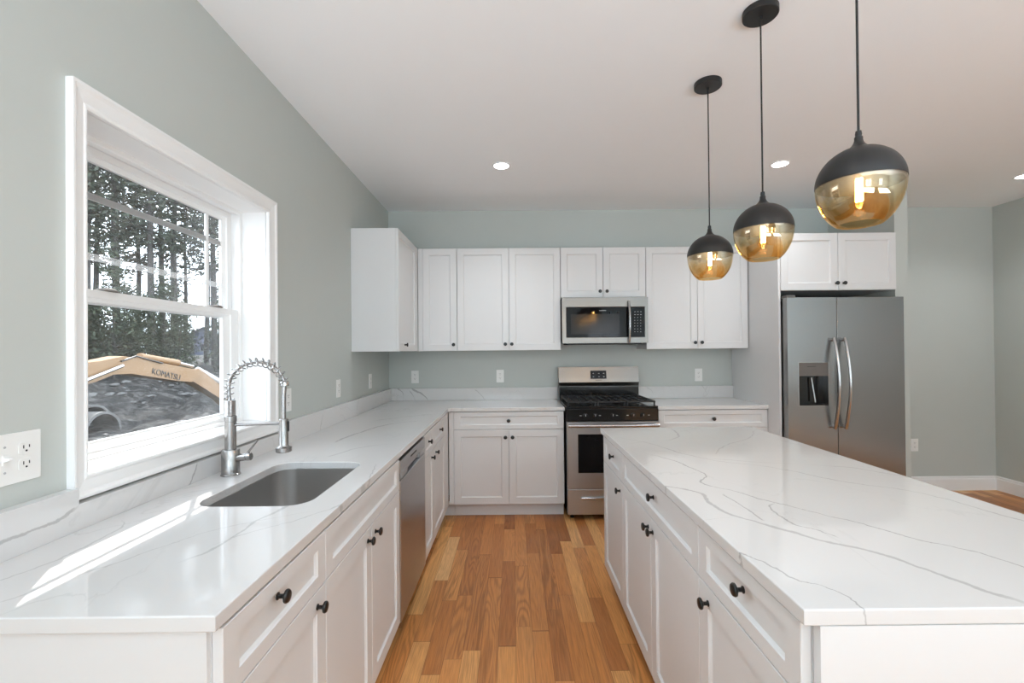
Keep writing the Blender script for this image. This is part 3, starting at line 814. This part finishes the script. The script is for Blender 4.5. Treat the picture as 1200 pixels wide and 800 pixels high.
dL_ = fdoor(0, mid - .003, (.080, .318, .930, 1.276))
dR_ = fdoor(mid + .003, w)
dp = MB().frame((.080, .318, .930, 1.276), [(0, -.002), (1, -.002), (1, .006), (1, .060), (0, .060)], lambda u, v, d: (u, d, v), (.005,) * 4).build('dispenser', M['steel_h'], dL_)
MB().box(.0855, .3125, -.001, .020, 1.166, 1.2705, .001, 1).build('dispenser_controls', M['rubber'], dp)
MB().box(.0855, .3125, .055, .060, .9355, 1.1655).build('dispenser_recess', M['enamel'], dp)
MB().box(.0855, .3125, .004, .054, .9355, .942).build('drip_tray', M['enamel'], dp)
MB().tube([(.205, .035, 1.150), (.222, .018, .960)], [.006, .007], 10).build('dispenser_lever', M['nickel'], dp, smooth=True)
MB().box(.150, .215, -.0016, -.0011, 1.238, 1.241).build('maker_mark', M['dark'], dp)
for hx, dd in ((mid - .042, dL_), (mid + .042, dR_)):
    n_ = 24
    pts = [(hx, -.030 - .052 * math.sin(PI * i / n_), .765 + .690 * i / n_) for i in range(n_ + 1)]
    hm = MB().tube([(hx, -.001, .775)] + pts + [(hx, -.001, 1.445)], .0125, 14)
    hm.build('handle', M['steel_h'], dd, smooth=True)
MB().box(.010, .080, .02, .12, 1.7785, 1.800, .006).build('hinge_cover', M['rubber'], t)
MB().box(.01, w - .01, .05, .10, .001, .030).build('toe_grille', M['dark'], t)

# ------------------------------------------------------------------ outlets and switches
def duplex(t, x, mat=None):
    for dz in (-.0195, .0195):
        r_ = MB().prism(rrect(-.017, .017, -.014, .014, .008, 4), lambda u, v, d: (x + u, d, dz + v), -.0062, -.0045).build('receptacle', M['plate'], t)
        m = MB(); m.box(x - .0075, x - .0055, -.0068, -.0060, dz + .000, dz + .008); m.box(x + .0055, x + .0075, -.0068, -.0060, dz + .001, dz + .008)
        m.lathe([(.0024, 0), (.0024, .0008)], (x, -.0060, dz - .006), (0, -1, 0), n=10)
        m.build('slots', M['dark'], r_)
def plate(label, loc, rot, w=.072, kinds=('o',), cat='outlet', name='wall_outlet'):
    t = thing(name, label, cat, loc, rot)
    MB().box(-w / 2, w / 2, -.0045, 0, -.0605, .0605, .0018, 2).build('cover_plate', M['plate'], t)
    n = len(kinds)
    for i, k_ in enumerate(kinds):
        x = (i - (n - 1) / 2) * .046
        if k_ == 'o': duplex(t, x)
        else:
            MB().box(x - .005, x + .005, -.006, -.0045, -.012, .012).build('switch_slot', M['plate'], t)
            MB().prism([(-.006, .000), (-.020, .004), (-.018, .010), (-.006, .010)], lambda u, v, d: (x + d, u, v - .004), -.0038, .0038).build('toggle', M['trim'], t)
            for dz in (.030, -.030): MB().lathe([(.003, 0), (.0025, .001)], (x, -.0045, dz), (0, -1, 0), n=10).build('screw', M['mark'], t)
plate('wide white plate left of the window with a toggle switch and two sockets', (XL, 1.090, 1.139), R90, .118, ('s', 'o'), 'switch', 'switch_plate')
plate('white outlet on the left wall behind the faucet spray head', (XL, 2.405, 1.134), R90)
plate('white outlet on the left wall midway between the window and wall cabinet', (XL, 3.10, 1.137), R90)
plate('white outlet on the left wall underneath the side wall cabinet', (XL, 3.79, 1.140), R90)
plate('white outlet on the back wall close to the left corner', (-.948, YB, 1.139), 0)
plate('white outlet on the back wall left of the stove', (-.129, YB, 1.139), 0)
plate('white outlet on the back wall right of the stove', (1.786, YB, 1.134), 0)
plate('white outlet low on the far wall right of the fridge', (3.866, YB, .438), 0)

# ------------------------------------------------------------------ pendants and recessed lights
def pendant():
    t = thing('pendant_light', '', 'lamp', (1.0, 0, ZC))
    MB().lathe([(.066, -.0005), (.066, -.022), (.063, -.025), (.007, -.026), (.007, -.040), (0, -.040)], n=40).build('canopy', M['black'], t, smooth=True)
    zc = 1.856 - ZC
    MB().tube([(0, 0, -.039), (0, 0, 1.99 - ZC)], .0032, 8).build('cord', M['cord'], t)
    cp = [(.0, .152), (.0072, .152), (.0085, .143), (.0075, .138), (.0105, .134), (.0105, .126), (.0125, .119), (.0165, .112), (.024, .104), (.034, .0985)]
    for i in range(1, 15):
        a = math.radians(68 * (1 - i / 14)); cp.append((.1085 * math.cos(a) , .1045 * math.sin(a)))
    cp += [(.1065, -.0005)]
    inner = [(r_ - .0025, z_ - .002) for r_, z_ in reversed(cp[9:-1])]
    MB().lathe([(r_, z_) for r_, z_ in cp] + inner + [(0, .094)], (0, 0, zc), n=48, cap=False).build('shade_cap', M['black'], t, smooth=True)
    MB().lathe([(.017, .092), (.017, .045), (.015, .043), (0, .043)], (0, 0, zc), n=20).build('socket', M['black'], t, smooth=True)
    out = []
    for i in range(17):
        a = math.radians(57 * i / 16); out.append((.1075 * math.cos(a) if a else .1075, -.1385 * math.sin(a) * .99 - .001))
    g = [(r_, z_) for r_, z_ in out] + [(out[-1][0] - .003, out[-1][1] - .0015), (out[-1][0] - .0045, out[-1][1] + .0015)] + [(r_ - .0028, z_) for r_, z_ in reversed(out[:-1])]
    MB().lathe(g + [g[0]], (0, 0, 0), n=56, cap=False).build('globe', M['amber'], t, loc=(0, 0, zc), smooth=True)
    bl = MB().lathe([(.012, .042), (.014, .030), (.0155, .020), (.0155, -.055), (.013, -.066), (.006, -.072), (0, -.073)], (0, 0, zc), n=20).build('bulb', M['bulb'], t, smooth=True)
    m = MB()
    for k_ in range(4):
        a = PI / 2 * k_ + .4; m.tube([(.006 * math.cos(a), .006 * math.sin(a), zc + .015), (.007 * math.cos(a), .007 * math.sin(a), zc - .050)], .0034, 6)
    m.build('filament', M['filament'], bl)
    ld = bpy.data.lights.new('bulb_light', 'POINT'); ld.energy = 1.6; ld.color = (1, .76, .45); ld.shadow_soft_size = .015
    lo = bpy.data.objects.new('bulb_light', ld); COL.objects.link(lo); lo.parent = t; lo.location = (0, 0, zc - .085)
    return t
p0 = pendant()
p0.location.y = 1.300
p0['label'] = 'nearest and largest-looking globe pendant of the three over the island'
p1 = copy_tree(p0); p1.location.y = 1.802; p1['label'] = 'middle black and amber globe pendant of the three over the island'
p2 = copy_tree(p0); p2.location.y = 2.292; p2['label'] = 'farthest black and amber globe pendant, the one next to the stove'
for p in (p0, p1, p2): p['group'] = 'globe pendants over the island'
def downlight(x, y, label):
    t = thing('recessed_light', label, 'lamp', (x, y, ZC), group='recessed ceiling lights')
    MB().lathe([(.053, -.001), (.053, -.004), (.066, -.004), (.068, -.0005)], n=36, cap=False).build('trim_ring', M['ceiling'], t, smooth=True)
    MB().lathe([(.0525, -.0045), (.0525, -.0015), (0, -.0015)], n=32, cap=False).build('lens', M['led'], t)
    b_ = t.children[-1]
    m = b_.data
    ld = bpy.data.lights.new('downlight', 'SPOT'); ld.energy = 30; ld.color = (.93, .965, 1); ld.spot_size = 2.3; ld.spot_blend = .8; ld.shadow_soft_size = .05
    lo = bpy.data.objects.new('downlight', ld); COL.objects.link(lo); lo.parent = t; lo.location = (0, 0, -.012)
downlight(-.075, 3.304, 'small round recessed light in the ceiling above the floor aisle')
downlight(1.968, 3.312, 'small round recessed light seen between the middle and nearest pendants')
downlight(4.075, 3.582, 'small round recessed light at the right edge of the ceiling')
downlight(-.075, .55, 'added out-of-view recessed light in the ceiling above the near end of the aisle')  # unseen lamp added to brighten the aisle and near counters
downlight(3.3, .55, 'added out-of-view recessed light in the ceiling beyond the seating side of the island')  # second lamp added out of view, as extra light past the island

# ------------------------------------------------------------------ outside the window
def gz(x, y):
    """height of the ground outside"""
    d = -x - 1.4
    sm = lambda q: (lambda c: c * c * (3 - 2 * c))(max(0, min(1, q)))
    base = -1.2 + 1.0 * sm((d - 1.5) / 5) + .85 * sm((d - 7.8) / 6) + .3 * sm((d - 16) / 30)
    n = noise.fractal(Vector((x * .35, y * .35, 0)), 1.0, 2.0, 4) * .20 + noise.fractal(Vector((x * 1.9, y * 1.9, 3)), 1.0, 2.0, 4) * .20
    return base + n * max(0, min(1, (d - 1) / 5))
m = MB(); NX, NY = 230, 230
grid = []
for i in range(NX + 1):
    x = -1.5 - 92 * (i / NX) ** 1.9
    row = []
    for j in range(NY + 1):
        y = -6 + (j / NY) ** 1.5 * 98
        row.append(m.bm.verts.new((x, y, gz(x, y))))
    grid.append(row)
for i in range(NX):
    for j in range(NY): m.bm.faces.new((grid[i][j], grid[i + 1][j], grid[i + 1][j + 1], grid[i][j + 1]))
gd = m.build('ground', M['dirt']); struct(gd)
gd.data.polygons.foreach_set('use_smooth', [True] * len(gd.data.polygons))

# excavator seen from its side, boom reaching to the right
EX = -9.0
t = thing('excavator', 'yellow tracked excavator with its boom stretched over the dirt', 'excavator', (EX, 5.4, gz(EX, 5.4)))
ez, ey = t.location.z, 5.4
pr = lambda half: (lambda u, v, d: (d * half, u - ey, v - ez))
boom = [(6.1, -.10 + .55), (7.2, 1.05), (9.70, 1.235), (10.30, 1.335), (10.55, 1.30), (12.33, .985), (12.85, .905), (12.95, .74), (12.45, .60), (11.94, .665), (10.47, .93), (10.02, .93), (9.60, .80), (7.6, .45), (6.2, .05)]
bo = MB().prism(boom, pr(.19), -1, 1).build('boom', M['yellow'], t)
tx = text_mesh('boom_lettering', 'KOMATSU', .26, M['dark'], .004); tx.parent = bo
tx.scale.x = 1.15
ang = -math.atan2(.27, 1.0) * .9
tx.matrix_local = Matrix.Translation(Vector((.197, 11.55 - ey, .845 - ez))) @ Matrix(((0, 0, 1, 0), (1, 0, 0, 0), (0, 1, 0, 0), (0, 0, 0, 1))) @ Matrix.Rotation(ang, 4, 'Z') @ Matrix.Diagonal((.80, .80, 1, 1))
arm = [(12.35, .90), (12.80, .95), (13.10, .80), (13.95, .28), (14.6, -.35), (14.4, -.5), (13.8, -.02), (13.0, .40), (12.55, .62)]
MB().prism(arm, pr(.14), -1, 1).build('stick', M['yellow'], t)
MB().tube([(.0, 10.95 - ey, 1.32 - ez), (0, 12.2 - ey, 1.13 - ez)], .085, 12).build('stick_cylinder', M['yellow'], t, smooth=True)
MB().tube([(.0, 12.2 - ey, 1.13 - ez), (0, 12.75 - ey, 1.02 - ez)], .045, 10).build('cylinder_rod', M['chrome'], t, smooth=True)
MB().tube([(.0, 12.95 - ey, .93 - ez), (0, 13.9 - ey, .52 - ez)], .075, 12).build('bucket_cylinder', M['mark'], t, smooth=True)
for sx in (-.24, .24):
    MB().tube([(sx, 6.6 - ey, .10 - ez), (sx, 9.0 - ey, .75 - ez)], .07, 10).build('boom_cylinder', M['yellow'], t, smooth=True)
    MB().tube([(sx, 9.0 - ey, .75 - ez), (sx, 10.2 - ey, 1.12 - ez)], .04, 10).build('cylinder_rod', M['chrome'], t, smooth=True)
MB().tube([(.21, 10.2 - ey, 1.22 - ez), (.21, 10.6 - ey, 1.33 - ez), (.21, 11.4 - ey, 1.14 - ez)], .02, 8).build('hose', M['black'], t, smooth=True)
MB().prism([(14.45, -.42), (14.62, -.20), (15.0, -.30), (15.25, -.62), (15.1, -.95), (14.7, -1.0), (14.4, -.8)], pr(.40), -1, 1).build('bucket', M['rubber'], t)
MB().box(-1.1, 1.1, -3.0, .55, .75, 1.95, .08, 2).build('house', M['yellow'], t)
cab_ = MB().box(.25, 1.1, -.55, .65, 1.1, 2.75, .08, 2).build('cab', M['yellow'], t)
MB().box(1.101, 1.115, -.42, .50, 1.75, 2.6).build('cab_window', M['bglass'], cab_)
for sx in (-.95, .95):
    tr_ = []
    for k_ in range(40):
        a = 2 * PI * k_ / 40; cc = .98 if math.cos(a) > 0 else -2.6
        tr_.append((cc + .42 * math.cos(a), .40 + .40 * math.sin(a)))
    MB().prism(tr_, lambda u, v, d: (sx + d, u, v - .0), -.28, .28).build('track', M['rubber'], t)

# two pale pipes lying at the foot of the dirt bank
def pipe_arc(cy, cz, r, x0, x1, label):
    t_ = MB(); n = 28; prof = []
    pts = [(cy + r * math.cos(PI * i / n), cz + r * math.sin(PI * i / n)) for i in range(n + 1)] + [(cy + (r - .05) * math.cos(PI * i / n), cz + (r - .05) * math.sin(PI * i / n)) for i in range(n, -1, -1)]
    gx = (x0 + x1) / 2
    g0 = gz(gx, cy)
    t_.prism([(a_ - cy, b_ - cz) for a_, b_ in pts], lambda u, v, d: (d, u, v), x0 - gx, x1 - gx)
    tag(t_.build('drain_pipe', M['stone'], loc=(gx, cy, cz), smooth=False), label, 'pipe')
pipe_arc(9.62, -.20, .52, -9.6, -8.9, 'pale half-round pipe on the dirt, the larger of two')
pipe_arc(9.22, -.20, .42, -8.85, -8.3, 'pale half-round pipe on the dirt, the smaller of two')

def tree_proto(kind, h, seed):
    rnd = random.Random(seed)
    t = thing('pine_tree' if kind == 'pine' else 'leafy_tree', '', 'tree')
    tr_ = MB(); tr_.tube([(0, 0, -.6), (.03 * h * rnd.uniform(-1, 1) * .4, 0, h * .4), (rnd.uniform(-.2, .2), rnd.uniform(-.2, .2), h * .97)], [.0115 * h, .0085 * h, .02], 8)
    fo = MB(); bm = fo.bm
    crown0 = .40 if kind == 'pine' else .14
    nb = 118 if kind == 'pine' else 80
    for i in range(nb):
        z = h * (crown0 + (1 - crown0) * rnd.random() ** (.8 if kind == 'pine' else 1))
        rel = (z / h - crown0) / (1 - crown0)
        rad = h * (.20 if kind == 'pine' else .24) * (1 - rel * .82) * rnd.uniform(.5, 1.15) * (min(1, .45 + rel * 3))
        a = rnd.uniform(0, 2 * PI); tip = Vector((rad * math.cos(a), rad * math.sin(a), z + rad * rnd.uniform(-.25, .3)))
        base = Vector((0, 0, z - .02 * h))
        if i % 2 == 0: tr_.tube([base, base.lerp(tip, .55), tip], [.03, .02, .008], 4)
        for k in range(22 if kind == 'pine' else 30):
            p = base.lerp(tip, rnd.uniform(.25, 1.08)) + Vector((rnd.gauss(0, .24), rnd.gauss(0, .24), rnd.gauss(0, .16)))
            sz = rnd.uniform(.07, .19) * (h / 14) ** .5 * (1.0 if kind == 'pine' else 1.15)
            u = Vector((rnd.gauss(0, 1), rnd.gauss(0, 1), rnd.gauss(0, .6))).normalized(); v = u.orthogonal().normalized()
            v = (Matrix.Rotation(rnd.uniform(0, 6.28), 3, u) @ v)
            q = [p - u * sz, p + v * sz * .38, p + u * sz, p - v * sz * .38]
            bm.faces.new([bm.verts.new(c) for c in q])
    tr_.build('trunk', M['bark'], t)
    fo.build('foliage', M['needles'] if kind == 'pine' else M['leaves'], t)
    return t
def place(proto, used, x, y, s, rot, label, group):
    o = proto if not used else copy_tree(proto)
    o.location = (x, y, gz(x, y) - .1); o.scale = (s, s, s); o.rotation_euler.z = rot
    o['label'] = label; o['group'] = group
    return o
protos = [tree_proto('pine', 15, 1), tree_proto('pine', 17, 2), tree_proto('pine', 13, 3), tree_proto('leafy', 7.5, 4), tree_proto('leafy', 5.0, 5)]
used = [False] * 5
rr = random.Random(12)
k = 0
spots = []
def free(x, y, r):
    return all((x - a) ** 2 + (y - b) ** 2 > (r + c) ** 2 for a, b, c in spots)
for row, (rad, n) in enumerate(((27, 10), (35, 12))):
    for i in range(n):
        an = math.atan(.86) + (math.atan(1.95) - math.atan(.86)) * (i + .5 * (row % 2) + rr.uniform(-.25, .25)) / n
        d_ = rad + rr.uniform(-1.8, 1.8); x, y = -d_ * math.cos(an), d_ * math.sin(an)
        q = (i + row) % 3; sc = rr.uniform(.85, 1.15)
        spots.append((x, y, .8))
        place(protos[q], used[q], x, y, sc, rr.uniform(0, 6.28), 'tall dark pine in the woods beyond the dirt lot', 'tall pines beyond the dirt lot'); used[q] = True
for row, (rad, n) in enumerate(((22, 17), (29.5, 17))):
    for i in range(n):
        ratio_a = math.atan(.86) + (math.atan(1.95) - math.atan(.86)) * (i + .5 * row + rr.uniform(-.2, .2)) / n
        d_ = rad + rr.uniform(-1, 1); x, y = -d_ * math.cos(ratio_a), d_ * math.sin(ratio_a)
        if 1.40 < y / -x < 1.53: continue
        q = 4 if i % 3 else 3
        place(protos[q], used[q], x, y, rr.uniform(.55, .8), rr.uniform(0, 6.28), 'low leafy tree under the pines at the edge of the dirt lot', 'leafy undergrowth below the pines'); used[q] = True

def house(label, x, y, w, d, h, rh, mat, rot, nw):
    t = thing('house', label, 'house', (x, y, gz(x, y) - .3), rot)
    MB().box(-w / 2, w / 2, -d / 2, d / 2, 0, h).prism([(-w / 2, h), (w / 2, h), (0, h + rh)], lambda u, v, dd: (u, dd, v), -d / 2, d / 2).build('walls', mat, t)
    rf = MB()
    for s_ in (-1, 1):
        rf.prism([(0, h + rh + .02), (s_ * (w / 2 + .4), h - .26), (s_ * (w / 2 + .4), h - .08), (0, h + rh + .22)], lambda u, v, dd: (u, dd, v), -d / 2 - .4, d / 2 + .4)
    rf.build('roof', M['roofing'], t)
    for fl in range(2):
        for i in range(nw):
            u = -w / 2 + w * (i + .5) / nw; z = 1.0 + fl * 2.7
            if z + 1.3 > h: continue
            f = MB().box(u - .45, u + .45, -d / 2 - .05, -d / 2 - .005, z, z + 1.3).build('window', M['siding_white'], t)
            MB().box(u - .37, u + .37, -d / 2 - .06, -d / 2 - .051, z + .08, z + 1.22).build('pane', M['bglass'], f)
    return t
house('blue two-storey house behind the trees at the right of the window view', -52.5, 77, 5.0, 5, 3.4, 1.5, M['siding_blue'], .6, 3)
house('white house standing just left of the blue one behind the trees', -60.5, 78.5, 3.6, 5, 3.2, 1.4, M['siding_white'], .6, 2)
house('small pink gabled house among the tree trunks', -64, 74.5, 3.6, 5, 3.2, 1.9, M['siding_pink'], .7, 2)
house('grey-roofed pale house at the left edge of the window view', -73, 79, 4.6, 5, 2.8, 1.7, M['siding_white'], .7, 2)
# stones
st = MB(); bmesh.ops.create_icosphere(st.bm, subdivisions=2, radius=.14)
for v in st.bm.verts: v.co += v.co.normalized() * noise.noise(v.co * 9) * .05; v.co.z *= .6
s0 = st.build('stone', M['stone']); tag(s0, 'small pale stone lying on the dirt lot outside the window', 'stone', 'pale stones on the dirt')
for i in range(90):
    o = s0 if i == 0 else s0.copy()
    if i: COL.objects.link(o)
    while True:
        x = -rr.uniform(6, 14); y = -x * rr.uniform(.95, 1.7)
        if free(x, y, .2) and not (-10.6 < x < -7.8): break
    spots.append((x, y, .2))
    o.location = (x, y, gz(x, y) + .02); sc = rr.uniform(.25, .95); o.scale = (sc, sc * rr.uniform(.8, 1.6), sc); o.rotation_euler = (0, 0, rr.uniform(0, 6))
